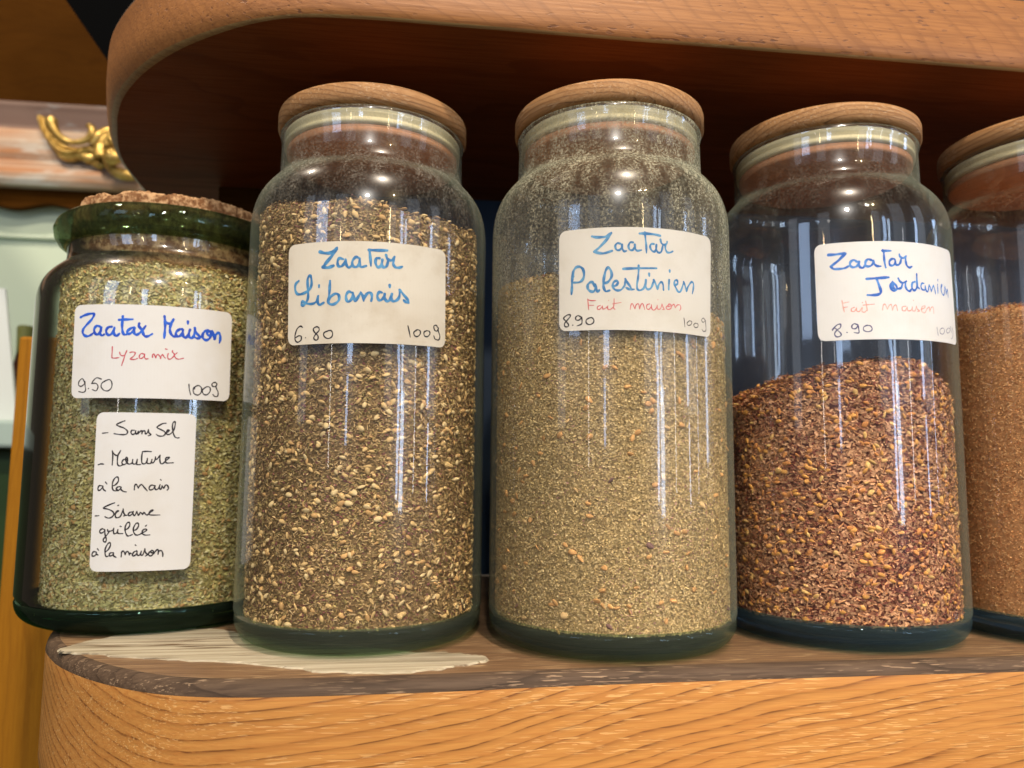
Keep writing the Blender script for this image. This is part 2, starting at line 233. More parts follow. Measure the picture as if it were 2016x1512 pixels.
  'blue': '24 -528 3177 -478 3176 -408 3182;24 -405 3177 -452 3128 -514 3079;23 -249 2962 -167 2967 -75 2975;23 -173 2967 -156 2911 -143 2858 -160 2835 -204 2828 -248 2829;20 -514 3078 -494 3057 -455 3054 -410 3058 -382 3073;20 -320 3107 -341 3121 -366 3106 -369 3079 -352 3062 -324 3067 -305 3090 -301 3110;20 -302 3106 -303 3080 -294 3059 -273 3055 -256 3078;20 -208 3117 -233 3124 -252 3105 -253 3075 -235 3064 -207 3074 -190 3104;20 -193 3111 -184 3084 -163 3067 -134 3066;19 -120 3195 -103 3194 -46 3195;19 -105 3190 -105 3140 -102 3094 -95 3055;19 -20 3128 -42 3128 -63 3106 -59 3077 -34 3075 -14 3097 -15 3125;19 -15 3121 -11 3086 11 3080 31 3102 40 3138;19 25 3169 29 3152 52 3139 75 3147 86 3159;19 80 3151 80 3115 88 3080 111 3064 136 3075;19 -44 2940 -63 2911 -57 2876 -33 2866 -10 2885 -16 2909 -40 2937;19 5 2970 19 2946 45 2933 77 2949;19 41 2929 28 2893 -3 2881;19 69 2941 67 2906 81 2878 104 2869 122 2888;19 158 2950 133 2938 126 2902 142 2878 163 2887 178 2916 178 2959;19 179 3016 178 2959 182 2910 198 2897;32 -112 3195 -107 3192;32 -44 2926 -49 2898 -32 2884;15 251 2944 228 2942 217 2916 229 2892 257 2891 264 2924;15 264 2924 271 2889 290 2880 309 2935;12 309 2939 323 2915 331 2884;12 331 2884 350 2918 362 2941;12 362 2941 376 2907 384 2868;12 418 2955 418 2919 417 2879;12 425 2996 424 2983;12 468 2926 485 2957 471 2955 465 2922 478 2887 505 2876 523 2915 531 2953;12 531 2953 546 2918 551 2890;12 551 2890 572 2933 582 2905 583 2869',
  'red': '9 -441 2790 -435 2744 -427 2696;9 -439 2768 -390 2777;9 -435 2732 -402 2737;9 -351 2731 -373 2720 -371 2699 -349 2701 -335 2725;9 -335 2725 -333 2701 -314 2697 -296 2727;9 -291 2727 -295 2697 -275 2690 -258 2708;9 -289 2768 -287 2768;9 -264 2780 -259 2744 -255 2702;9 -284 2747 -197 2754;9 -136 2707 -128 2746 -113 2752 -97 2714;9 -97 2714 -81 2744 -63 2750 -56 2706;9 -56 2706 -42 2739 -23 2748 -13 2704;9 60 2742 30 2735 29 2708 54 2706 73 2737;9 73 2737 78 2707 108 2712 120 2740;9 120 2740 122 2710 147 2711 160 2748;9 134 2794 136 2795;9 160 2748 169 2725 190 2711 168 2706;9 206 2724 246 2742 247 2757 219 2746 213 2710 243 2700 269 2732;9 270 2735 296 2752 302 2717;9 302 2717 321 2749 344 2754 349 2703',
  'black': '10 -520 2557 -486 2591 -459 2598 -460 2571 -488 2549 -505 2520 -489 2495 -459 2503 -459 2523 -482 2549 -503 2568 -520 2548;10 -413 2528 -411 2527;10 -329 2587 -356 2597 -375 2580 -371 2559 -346 2558 -329 2584;10 -329 2584 -325 2555 -326 2522 -361 2526;10 -260 2583 -286 2569 -287 2542 -259 2530 -231 2538 -224 2559 -241 2580 -274 2577;6 380 2591 385 2561 392 2525;6 454 2592 421 2576 423 2546 461 2544 486 2571 471 2593 443 2591;6 552 2602 517 2580 534 2560 576 2574 587 2600 552 2605;6 597 2623 609 2597 614 2573;6 637 2619 648 2577 633 2532 599 2518',
 },
}
CORNERS = {'1': [-477, 2775, 193, 2768, 853, 2789, 864, 1986, 219, 1971, -451, 1973], '2': [-201, 1854, 202, 1858, 587, 1859, 599, 539, 214, 548, -178, 542], 'J2': [-604, 3147, 33, 3153, 706, 3176, 719, 2377, 55, 2361, -574, 2348], 'J3': [-653, 3257, -141, 3256, 658, 3265, 624, 2453, -109, 2459, -651, 2469], 'J4': [-636, 3270, -122, 3267, 690, 3282, 740, 2478, -115, 2464, -629, 2465]}
# ------------------------------------------------------------------ materials
M = {}
M['oak_low'] = wood('honey oak', (.55, .248, .060), (.45, .178, .039), (.15, .047, .011), (.76, .45, .17), .40, -.20, tx=.10, tz=-.085, ring=.0034, line=1.0, poreamt=.55, pt=.575, rough=.45, wob=.0042, stain=.35)
M['oak_up'] = wood('tan oak', (.385, .155, .043), (.26, .098, .026), (.14, .050, .014), (.15, .058, .024), .50, .10, tx=-.5, tz=.45, ring=.0075, line=.40, poreamt=.8, pscale=(190, 800, 800), rough=.5, wob=.012, stain=.65, pt=.62)
M['oak_edge'] = wood('worn dark edge', (.105, .066, .040), (.06, .037, .023), (.022, .013, .008), (.34, .23, .14), .40, -.20, ring=.0035, line=.75, poreamt=.7, rough=.65, spec=.15, pt=.59, stain=.85)
M['oak_top'] = wood('scuffed brown top', (.23, .130, .062), (.13, .068, .033), (.045, .022, .012), (.50, .34, .18), .40, -.06, ring=.006, line=.6, poreamt=.8, pscale=(70, 1100, 1100), rough=.5, wob=.012, stain=.7, pt=.56)
M['oak_under'] = wood('underside with painted shade', (.21, .066, .018), (.155, .046, .012), (.065, .018, .005), (.10, .035, .015), .38, .6, ring=.006, line=.5, poreamt=.3, rough=.6, spec=.06)  # shade under the shelves is put into this darker colour
M['up_edge'] = wood('worn lower edge', (.30, .18, .06), (.22, .12, .04), (.08, .035, .015), (.36, .24, .1), .5, .1, ring=.004, line=.5, poreamt=.5)
t = NT('bare pale wood'); P = t.tc
st = t.noise(t.scale(P, (14, 420, 420)), 1, 5, .65); bl = t.noise(t.scale(P, (22, 60, 60)), 1, 4, .6); ln = t.noise(t.scale(P, (9, 150, 150)), 1, 2, .5)
c = t.mix(t.smooth(st, .34, .66), (.32, .265, .175), (.47, .405, .29))
c = t.mix(t.math('MULTIPLY', t.smooth(bl, .50, .72), .65), c, (.28, .22, .15))
crk = t.math('SUBTRACT', 1.0, t.smooth(t.math('ABSOLUTE', t.math('SUBTRACT', ln, .5)), .0, .04))
crk = t.math('MULTIPLY', crk, t.smooth(t.noise(t.scale(P, (20, 30, 30)), 1, 2), .42, .6))
c = t.mix(t.math('MULTIPLY', crk, .85), c, (.10, .055, .025))
M['bare'] = t.done(t.bsdf(c, .8, .1, t.bump(t.math('SUBTRACT', st, t.math('MULTIPLY', crk, 1.2)), .7, .0008)))
M['lid'] = wood('oak lid', (.45, .235, .095), (.33, .155, .056), (.13, .06, .025), (.52, .33, .18), .07, -.05, tx=.25, ring=.0024, line=1.0, poreamt=.55, pt=.57, pscale=(45, 1000, 1000), rough=.6, spec=.2, wob=.004)
M['plug'] = wood('oak plug', (.60, .28, .13), (.5, .22, .10), (.30, .14, .08), (.6, .36, .22), .05, -.35, ring=.003, line=.3, poreamt=.3, rough=.65, spec=.15)
M['gasket'] = plain('silicone gasket', (.66, .56, .32), .5, .3)
M['post'] = wood('stained post', (.36, .150, .010), (.28, .110, .008), (.14, .05, .005), (.42, .19, .02), .6, .0, ring=.008, line=.5, poreamt=.3, rough=.7, spec=.1, axis='z', wob=.01)
M['cab_dark'] = wood('dark cabinet wood', (.052, .019, .0022), (.038, .013, .0016), (.018, .006, .001), (.07, .03, .006), 1.3, .3, ring=.012, line=.4, poreamt=.2, rough=.8, spec=.02, wob=.02)
M['black'] = plain('black painted wood', (.003, .003, .003), 1.0, .0)
M['panel_green'] = plain('pale green paint', (.52, .60, .47), .6, .2)
M['ledge'] = plain('pale grey green paint', (.36, .46, .42), .5, .3)
M['dkgreen'] = plain('dark green paint', (.02, .045, .012), .5, .3)
M['card'] = plain('white card', (.62, .66, .64), .7, .2)
M['bottle_red'] = plain('red brown sauce', (.045, .010, .004), .35, .3)
M['cap_green'] = plain('olive green cap', (.13, .14, .045), .6, .2)
t = NT('blue panel'); M['blue'] = t.done(t.bsdf(t.mix(t.noise(t.scale(t.tc, (20, 20, 60)), 1, 3), (.014, .026, .046), (.022, .038, .062)), .5, .2))

t = NT('worn pink paint')
P = t.scale(t.tc, (5, 22, 75)); a_ = t.noise(P, 1, 4, .6); b_ = t.noise(t.scale(t.tc, (9, 30, 30)), 1, 4, .65)
z_ = t.sep(t.tc)[2]
c = t.mix(t.smooth(a_, .38, .62), (.42, .20, .095), (.46, .34, .25))
c = t.mix(t.smooth(b_, .52, .70), c, (.55, .52, .46))
c = t.mix(t.smooth(t.math('ADD', z_, t.math('MULTIPLY', t.math('SUBTRACT', b_, .5), .02)), .533, .541), c, t.mix(t.smooth(b_, .5, .66), (.16, .105, .085), (.30, .33, .34)))
M['cornice'] = t.done(t.bsdf(c, .6, .2, t.bump(a_, .3, .002)))
t = NT('old gilding')
nz = t.noise(t.tc, 120, 4, .6)
c = t.mix(t.smooth(nz, .35, .7), (.62, .42, .12), (.34, .20, .04))
M['gold'] = t.done(t.bsdf(c, .34, .5, t.bump(nz, .4, .002), Metallic=.65))

def glass_thin(name, edge, f0=.055, dust=.0, z0=.15, z1=.17, dustcol=(.55, .50, .40), edgepow=3.0, body=(.985, .99, .985), film=.012, haze_scale=3200, e0=None, scat=.14):
    """thin clear wall: what is behind shows through, tinted towards the grazing edge where light crosses more glass"""
    t = NT(name)
    lw = t.n('ShaderNodeLayerWeight', {'Blend': .5}).outputs['Facing']
    f5 = t.math('POWER', lw, 5.0)
    fres = t.math('ADD', f0, t.math('MULTIPLY', f5, .92 - f0))
    ecol = t.mix(t.math('POWER', lw, edgepow) if e0 is None else t.smooth(lw, e0[0], e0[1]), body, edge)
    tr = t.n('ShaderNodeBsdfTransparent', {0: ecol}).outputs[0]
    # slight drawing lines and waviness in the glass
    wv = t.noise(t.scale(t.tc, (60, 60, 6)), 1, 2, .5)
    gl = t.n('ShaderNodeBsdfGlossy', {'Color': (1, 1, 1), 'Roughness': .035, 'Normal': t.bump(wv, .035, .002)}).outputs[0]
    gr = t.n('ShaderNodeBsdfGlossy', {'Color': (1, 1, 1), 'Roughness': .24}).outputs[0]   # greasy film spreads the highlights
    gl = t.n('ShaderNodeMixShader', {0: .26 + .2 * min(1, dust), 1: gl, 2: gr}).outputs[0]
    g = t.n('ShaderNodeMixShader', {0: fres, 1: tr, 2: gl}).outputs[0]
    # a film of spice dust with brighter specks
    x, y, z = t.sep(t.tc)
    sp = t.noise(t.tc, haze_scale, 2, .6); sp2 = t.noise(t.tc, 1000, 3, .7); cl = t.noise(t.tc, 28, 3, .6)
    slide = t.noise(t.scale(t.tc, (160, 160, 22)), 1, 3, .6)
    specks = t.math('MULTIPLY', t.smooth(sp, .60, .68), t.math('MULTIPLY', t.smooth(cl, .36, .62), t.smooth(slide, .32, .60)))
    zone = t.smooth(z, z0, z1)
    am = t.math('ADD', t.math('MULTIPLY', t.math('ADD', t.math('MULTIPLY', specks, 1.0), t.math('MULTIPLY', t.math('MULTIPLY', t.smooth(sp2, .40, .75), t.smooth(slide, .25, .65)), .50)), t.math('MULTIPLY', zone, dust)), film)
    am = t.math('MULTIPLY', am, t.math('ADD', .7, t.math('MULTIPLY', lw, 1.4)), clamp=True)
    df = t.n('ShaderNodeBsdfDiffuse', {'Color': dustcol}).outputs[0]
    tl = t.n('ShaderNodeBsdfTranslucent', {'Color': dustcol}).outputs[0]
    dd = t.n('ShaderNodeMixShader', {0: .3, 1: df, 2: tl}).outputs[0]
    g = t.n('ShaderNodeMixShader', {0: am, 1: g, 2: dd}).outputs[0]
    if scat:   # light carried inside the thick wall shows as a pale green-grey edge
        es = t.math('MULTIPLY', t.math('MULTIPLY', t.smooth(lw, .50, .80), t.math('SUBTRACT', 1.0, t.smooth(lw, .90, 1.0))), scat)
        g = t.n('ShaderNodeMixShader', {0: es, 1: g, 2: t.n('ShaderNodeBsdfDiffuse', {'Color': (.32, .38, .27)}).outputs[0]}).outputs[0]
    return t.done(g)
def glass_solid(name, col, rough=.02, milk=.05, mcol=(.44, .50, .36), thru=.70):
    t = NT(name)
    wv = t.noise(t.scale(t.tc, (18, 18, 120)), 1, 2, .5)
    nrm = t.bump(wv, .25, .003)
    g = t.n('ShaderNodeBsdfGlass', {'Color': col, 'Roughness': rough, 'IOR': 1.5, 'Normal': nrm}).outputs[0]
    g = t.n('ShaderNodeMixShader', {0: thru, 1: g, 2: t.n('ShaderNodeBsdfTransparent', {0: tuple(q ** 1.5 for q in col)}).outputs[0]}).outputs[0]
    d = t.n('ShaderNodeBsdfDiffuse', {'Color': mcol}).outputs[0]
    return t.done(t.n('ShaderNodeMixShader', {0: t.math('MULTIPLY', t.math('ADD', .35, t.noise(t.scale(t.tc, (30, 30, 260)), 1, 3, .6)), milk * 1.2), 1: g, 2: d}).outputs[0])
M['base_clear'] = glass_solid('thick green tinted base glass', (.86, .95, .86))
M['base_blue'] = glass_solid('thick blue tinted base glass', (.80, .93, .95), mcol=(.28, .40, .42))
M['base_green'] = glass_solid('thick bottle green glass', (.34, .54, .42), thru=.15, milk=.05, mcol=(.10, .16, .10))
M['lip_green'] = glass_solid('bottle green lip glass', (.60, .68, .55), thru=.5, milk=.04, mcol=(.12, .16, .10))

t = NT('cork')
v = t.n('ShaderNodeTexVoronoi', {'Vector': t.tc, 'Scale': 420.0}); nn = t.noise(t.tc, 260, 4, .65)
c = t.mix(t.smooth(nn, .40, .62), (.17, .075, .03), (.50, .30, .15)); c = t.mix(t.math('MULTIPLY', t.smooth(t.noise(t.tc, 700, 2), .6, .7), .8), c, (.06, .025, .01))
M['cork'] = t.done(t.bsdf(c, .85, .1, t.bump(nn, .8, .0015)))

def paper(name, col, dirt, amt, sx):
    t = NT(name)
    a = t.noise(t.tc, 55, 4, .6); b = t.noise(t.tc, 900, 3, .6); cc = t.noise(t.tc, 26, 2, .5)
    c = t.mix(t.math('MULTIPLY', t.smooth(a, .45, .75), amt), col, dirt)
    c = t.mix(t.math('MULTIPLY', t.smooth(cc, .55, .75), amt), c, dirt)
    c = t.mix(t.math('MULTIPLY', t.smooth(b, .62, .72), amt * .5), c, dirt)
    return t.done(t.bsdf(c, .62, .25, t.bump(b, .08, .0002)))
M['paper_clean'] = paper('white sticker paper', (.66, .635, .595), (.58, .53, .45), .35, 1)
M['paper_old'] = paper('yellowed sticker paper', (.60, .535, .425), (.44, .355, .245), .55, 1)
M['paper_cream'] = paper('cream sticker paper', (.57, .525, .445), (.46, .40, .30), .4, 1)
def ink(name, a, b, sc_=350):
    t = NT(name); n = t.noise(t.tc, sc_, 2, .5)
    return t.done(t.bsdf(t.mix(t.smooth(n, .35, .68), a, b), .55, .3))
INKM = {('1', 'blue'): ink('royal blue felt pen', (.012, .06, .42), (.02, .12, .58)), ('1', 'red'): ink('red pen', (.45, .045, .07), (.52, .10, .12)), ('1', 'black'): ink('black pen', (.015, .012, .014), (.03, .022, .024)),
        ('J2', 'blue'): ink('teal blue felt pen', (.025, .13, .30), (.085, .27, .45)), ('J3', 'blue'): ink('faded teal felt pen', (.035, .14, .30), (.11, .28, .43)), ('J3', 'red'): ink('pinkish red pen', (.50, .08, .09), (.56, .16, .15)),
        ('J4', 'blue'): ink('bright blue felt pen', (.03, .11, .42), (.09, .25, .58)), ('J4', 'red'): ink('faded pink pen', (.68, .30, .24), (.70, .42, .34)), ('J4', 'black'): ink('navy ballpoint', (.05, .05, .14), (.16, .15, .22))}
for k in ('2', 'J2', 'J3'): INKM[(k, 'black')] = INKM[('1', 'black')]

# ------------------------------------------------------------------ oak shelves
def shelf(name, outline, z0, z1, bev_top, bev_bot, mats, label, hb=1.0):
    """outline: plan points, counter-clockwise seen from above; mats: side, top bevel, top, bottom bevel, underside"""
    P = [Vector((a, b)) for a, b in outline]; n = len(P)
    nor = []
    for i in range(n):
        d = (P[(i + 1) % n] - P[i - 1]).normalized(); nor.append(Vector((d.y, -d.x)))
    nor[0] = nor[-1] = Vector((0, 0))
    bb = bev_bot if isinstance(bev_bot, list) else [bev_bot] * n
    lev = []     # each level: function of the local bottom bevel -> (height, inset)
    for a in (0, math.radians(25), math.radians(50), math.radians(70), math.radians(90)): lev.append(lambda k, a=a: (z0 + hb * k * (1 - math.cos(a)), k * (1 - math.sin(a))))
    for q in np.linspace(0, 1, 9)[1:-1]: lev.append(lambda k, q=q: (z0 + hb * k + (z1 - bev_top - z0 - hb * k) * q, 0))
    for a in (0, math.radians(25), math.radians(50), math.radians(75), math.radians(90)): lev.append(lambda k, a=a: (z1 - bev_top * (1 - math.sin(a)), bev_top * (1 - math.cos(a))))
    v = []; f = []; mi = []
    for fn in lev:
        for p, q, k in zip(P, nor, bb):
            z, ins = fn(k); v.append((p.x - q.x * ins, p.y - q.y * ins, z))
    L = len(lev)
    for j in range(L - 1):
        for i in range(n):
            f.append((j * n + i, j * n + (i + 1) % n, (j + 1) * n + (i + 1) % n, (j + 1) * n + i)); mi.append(3 if j < 1 else (1 if j >= L - 5 else 0))
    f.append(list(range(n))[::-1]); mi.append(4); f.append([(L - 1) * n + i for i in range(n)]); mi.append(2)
    me = pymesh(name, v, f)
    for p, k in zip(me.polygons, mi): p.material_index = k
    o = link(name, me, mats); me.polygons[-1].use_smooth = False; me.polygons[-2].use_smooth = False
    return tag(o, label, 'shelf')
def dense(pts, sub): return [tuple(p) for p in catmull(pts, sub)]
front_low = dense([(-.178, .495), (-.176, .44), (-.1665, .385), (-.1545, .345), (-.141, .3210), (-.1273, .304), (-.1082, .2868), (-.0848, .2728), (-.0579, .2668), (-.021, .2660), (.02, .2672), (.0504, .2690), (.127, .2708), (.2331, .2712), (.40, .2712), (.62, .2712)], 5)
low_outline = front_low + [(.62, .495)]
lower = shelf('wooden_shelf', low_outline, -.053, 0.0, .0048, .006, [M['oak_low'], M['oak_edge'], M['oak_top'], M['oak_low'], M['oak_under']], 'thick honey oak shelf with rounded end and a bare pale patch, carrying the spice jars')
front_up = dense([(-.187, .56), (-.1868, .5257), (-.1850, .4916), (-.1820, .4620), (-.1757, .4370), (-.1675, .4140), (-.1600, .3950), (-.1490, .3740), (-.1320, .3505), (-.112, .3297), (-.0915, .3137), (-.0703, .3011), (-.0498, .2945), (-.02, .2925), (.0116, .2928), (.0764, .2932), (.1668, .2930), (.27, .2935), (.42, .2935), (.62, .2935)], 5)
def flare(x): return .0030 + .0032 * min(1, max(0, (-.06 - x) / .06))
def grow(pts):
    P = [Vector(p) for p in pts]; out = []
    for i, p in enumerate(P):
        d = (P[min(i + 1, len(P) - 1)] - P[max(i - 1, 0)]).normalized(); k = flare(p.x)
        out.append((p.x + d.y * k, p.y - d.x * k))
    return out
up_outline = grow(front_up) + [(.62, .56)]
up_bevel = [flare(p[0]) for p in front_up] + [.003]
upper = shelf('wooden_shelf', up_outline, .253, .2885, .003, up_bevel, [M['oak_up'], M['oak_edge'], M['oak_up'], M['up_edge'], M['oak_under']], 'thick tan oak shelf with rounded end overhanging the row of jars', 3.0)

# pale bare patch on the lower shelf: chipped-off finish, part of the same board
patch = catmull([(-.137, .3180), (-.1292, .3330), (-.1173, .3440), (-.1001, .3500), (-.0833, .3450), (-.0600, .3300), (-.0300, .3150), (-.0050, .3030), (.0120, .2985), (.0215, .2945), (.0268, .2890), (.0206, .2830), (.0075, .2765), (-.01, .2735), (-.0311, .2765), (-.0465, .2845), (-.0868, .2975), (-.1191, .3076), (-.132, .3125), (-.1365, .3160)], 9)
def jag(p, i):
    a = np.array(p); return (a[0] + random.uniform(-.0004, .0004), a[1] + .0006 * math.sin(i * .37) + .0006 * math.sin(i * .9 + 2) + random.uniform(-.0009, .0009))
pp = [jag(p, i) for i, p in enumerate(patch[:-1])]
bm = bmesh.new()
top = [bm.verts.new((a, b, .00055)) for a, b in pp]; bot = [bm.verts.new((a + (a - -.05) * .012, b + (b - .31) * .03, -.0002)) for a, b in pp]
bm.faces.new(top)
for i in range(len(pp)): bm.faces.new((top[i], bot[i], bot[(i + 1) % len(pp)], top[(i + 1) % len(pp)]))
bmesh.ops.recalc_face_normals(bm, faces=bm.faces)
bo = link('bare_patch', bm_mesh(bm, 'bare_patch'), M['bare'], lower, smooth=False)
bo['label'] = 'pale bare wood patch with chipped edges'

# ------------------------------------------------------------------ behind the shelves
bm = bmesh.new(); box_bm(bm, -.135, -.0505, .4955, .5075, .0005, .2525)  # dark sheet added so the gap beside the blue board stays dark
tag(link('dark_filler', bm_mesh(bm, 'dark_filler'), M['cab_dark'], smooth=False), 'dark sheet added to fill the dim gap at the left end of the blue board', 'filler')
bm = bmesh.new(); box_bm(bm, -.05, .62, .4955, .507, .0005, .2525)
tag(link('blue_board', bm_mesh(bm, 'blue_board'), M['blue'], smooth=False), 'dark blue board standing behind the jars between the two shelves', 'panel')
bm = bmesh.new(); box_bm(bm, -.2580, -.150, .510, .535, -.30, .1520, .002)
tag(link('wooden_post', bm_mesh(bm, 'wooden_post'), M['post'], smooth=False), 'orange brown wooden post behind the rounded end of the lower shelf', 'post')
bm = bmesh.new(); box_bm(bm, 0, .11, .600, .63, -.10, .40)
me = bm_mesh(bm, 'dark_strut'); o = link('dark_strut', me, M['black'], smooth=False)
o.matrix_world = Matrix.Translation((-.262, 0, .401)) @ Matrix.Rotation(math.atan2(-.032, .045), 4, 'Y')
tag(o, 'black slanting strut behind the rounded end of the upper shelf', 'strut')

cab = empty('cabinet', (-.55, 1.12, .0)); tag(cab, 'old painted cabinet with dark top, worn pink cornice and pale green panel', 'cabinet')
def cabpart(name, me, mt, sm=False):
    o = link(name, me, mt, None, sm); o.parent = cab; o.matrix_parent_inverse = Matrix.Translation((.55, -1.12, 0)); return o
bm = bmesh.new(); box_bm(bm, -1.3, .2, 1.10, 1.14, .581, 1.3); cabpart('cabinet_board', bm_mesh(bm, 'cabinet_board'), M['cab_dark'])
prof = [(1.13, .578), (1.092, .578), (1.090, .572), (1.092, .566), (1.096, .545), (1.094, .538), (1.084, .534), (1.078, .526), (1.076, .512), (1.078, .497), (1.083, .488), (1.079, .484), (1.079, .479), (1.074, .474), (1.072, .466), (1.074, .458), (1.079, .452), (1.13, .452)]
v = []; f = []; xs = np.linspace(-1.3, .2, 40); k = len(prof)
for x in xs: v += [(x, a, b) for a, b in prof]
for i in range(len(xs) - 1):
    for j in range(k): f.append((i * k + j, i * k + (j + 1) % k, (i + 1) * k + (j + 1) % k, (i + 1) * k + j))
cabpart('cornice', pymesh('cornice', v, f), M['cornice'])
v = []; f = []; xs = np.linspace(-1.3, .2, 300)
for x in xs:
    zb = .4275 - .0042 * math.sin((x + .60) * 2 * math.pi / .098)
    v += [(x, 1.096, .4518), (x, 1.096, zb), (x, 1.110, zb), (x, 1.110, .4518)]
for i in range(len(xs) - 1):
    for j in range(4): f.append((i * 4 + j, i * 4 + (j + 1) % 4, (i + 1) * 4 + (j + 1) % 4, (i + 1) * 4 + j))
cabpart('valance', pymesh('valance', v, f), M['cab_dark'])
bm = bmesh.new(); box_bm(bm, -1.3, .2, 1.125, 1.14, .092, .4515); cabpart('panel', bm_mesh(bm, 'panel'), M['panel_green'])
bm = bmesh.new(); box_bm(bm, -1.3, .2, 1.116, 1.1245, .386, .392, .002); cabpart('bead', bm_mesh(bm, 'bead'), M['panel_green'])
bm = bmesh.new(); box_bm(bm, -1.3, -.1, .84, 1.1245, .084, .1135, .004); cabpart('ledge', bm_mesh(bm, 'ledge'), M['ledge'])
bm = bmesh.new(); box_bm(bm, -1.3, -.1, .87, 1.12, -.5, .0835); cabpart('cabinet_door', bm_mesh(bm, 'cabinet_door'), M['dkgreen'])
# gilded ornament on the cornice (y ~1.07 m): carved scrolls as tapering swept bars
bm = bmesh.new()
def opt(px, py, y):   # crop drawing units -> metres on the cornice
    fx, fy = px / 6.87, py / 6.87
    return Vector((-.5520 + fx * .000700 + fy * .000051, y, .5690 - fy * .000721 + fx * .0000464))
def orn(pts, rads, y=1.068, flat=.8):
    c = catmull([(*p, r) for p, r in zip(pts, rads)], 6)
    sweep(bm, [opt(q[0], q[1], y) for q in c], [max(.0006, q[2] * .000150) for q in c], 12, flat)
O_ = catmull([(115, 215), (150, 380), (210, 520), (290, 640), (370, 760), (430, 812), (540, 826), (640, 800), (720, 850), (810, 850), (900, 812), (1010, 815)], 8)
I_ = catmull([(250, 250), (270, 340), (330, 440), (430, 550), (540, 620), (670, 650), (780, 620), (850, 600), (900, 540), (960, 500), (1020, 540), (1050, 640)], 8)
lf = []
for k, (a_, b_) in enumerate(zip(O_, I_)):
    row = []; tt = k / (len(O_) - 1)
    for s_ in np.linspace(0, 1, 29):
        q = a_ + (b_ - a_) * s_
        hh = .0045 + .0105 * math.sin(math.pi * s_) ** .6 * (.45 + .55 * abs(math.cos(2.5 * math.pi * (s_ + .12 * math.sin(tt * 7))))) * (.5 + .5 * math.sin(math.pi * min(1, tt * 1.2 + .1)))
        row.append(bm.verts.new(opt(q[0], q[1], 1.0725 - (hh if 0 < s_ < 1 else -.004))))
    lf.append(row)
for ra, rb_ in zip(lf, lf[1:]):
    for k in range(28): bm.faces.new((ra[k], rb_[k], rb_[k + 1], ra[k + 1]))
orn([(360, 290), (345, 350), (370, 430), (440, 530), (540, 600), (660, 620), (780, 590), (850, 520), (860, 440), (820, 400), (790, 410)], [46, 54, 44, 32, 26, 26, 30, 36, 34, 26, 16], 1.058, 1.0)
orn([(840, 640), (900, 560), (960, 510), (1050, 450), (1140, 430)], [40, 58, 56, 44, 30], 1.062)
orn([(960, 820), (960, 740), (980, 650), (1040, 560), (1110, 500)], [70, 62, 50, 44, 30], 1.058)
orn([(1060, 700), (1070, 620), (1120, 540), (1160, 470)], [28, 30, 30, 26], 1.052)
orn([(1120, 600), (1160, 640), (1200, 680)], [34, 44, 40], 1.048)
orn([(1080, 780), (1120, 830), (1180, 850), (1260, 850)], [52, 84, 80, 50], 1.05)
orn([(1010, 800), (1050, 900), (1110, 980), (1200, 1030), (1320, 1060), (1420, 1080)], [24, 36, 44, 54, 50, 30], 1.062)
orn([(800, 860), (900, 880), (990, 870)], [20, 40, 20], 1.071)
o = cabpart('gilded_scroll', bm_mesh(bm, 'gilded_scroll'), M['gold'], True); o['label'] = 'carved gilded scroll ornament'

# things on the cabinet's ledge, at the left border of the picture
bm = bmesh.new(); box_bm(bm, -.56, -.4370, .872, .876, .1135, .26)
me = bm_mesh(bm, 'white_card')
for vv in me.vertices:
    if vv.co.z > .2 and vv.co.x > -.5: vv.co.x -= .022
    if vv.co.z < .2 and vv.co.x > -.5: vv.co.z -= .0
tag(link('white_card', me, M['card'], smooth=False), 'plain white card standing on the pale ledge at the left border', 'card')
bt = empty('sauce_bottle', (-.4560, .915, .1137)); tag(bt, 'small red brown sauce bottle with olive green cap behind the white card', 'bottle')
link('glass_body', lathe('glass_body', [(0, 0), (.019, 0), (.020, .003), (.020, .050), (.017, .062), (.009, .070), (.008, .078), (0, .078)], 40), M['bottle_red'], bt)
link('cap', lathe('cap', [(0, .0785), (.0075, .0785), (.0075, .082), (.0085, .110), (.007, .112), (0, .112)], 40), M['cap_green'], bt)

# ------------------------------------------------------------------ labels with handwriting
U = 5e-5
def label_mesh(corn, R, rad=.003, off=.00008, th=.00022):
    c = np.array(corn, float).reshape(-1, 2) * U
    TL, TM, TR, BR, BM, BL = c
    W = np.linalg.norm(TR - TL); H = np.linalg.norm(TL - BL)
    us = np.unique(np.concatenate([np.linspace(0, 1, 50), np.linspace(0, rad / W, 9), 1 - np.linspace(0, rad / W, 9)]))
    v = []; f = []
    for u in us:
        d = min(u, 1 - u) * W; ins = (rad - math.sqrt(max(0, rad * rad - (rad - d)**2))) / H if d < rad else 0
        tp = TL + (TR - TL) * u; bt_ = BL + (BR - BL) * u
        for k, q in enumerate((ins, 1 - ins)):
            s, z = tp + (bt_ - tp) * q
            for r in (R + off, R + off + th):
                a = s / R; v.append((r * math.sin(a), -r * math.cos(a), z))
    n = len(us)
    for i in range(n - 1):
        a = i * 4; b = a + 4   # order: top-in, top-out, bot-in, bot-out
        f += [(a + 1, a + 3, b + 3, b + 1), (a, b, b + 2, a + 2), (a, a + 1, b + 1, b), (a + 2, b + 2, b + 3, a + 3)]
    f += [(0, 2, 3, 1), (n * 4 - 4, n * 4 - 3, n * 4 - 1, n * 4 - 2)]
    return pymesh('paper_label', v, f)
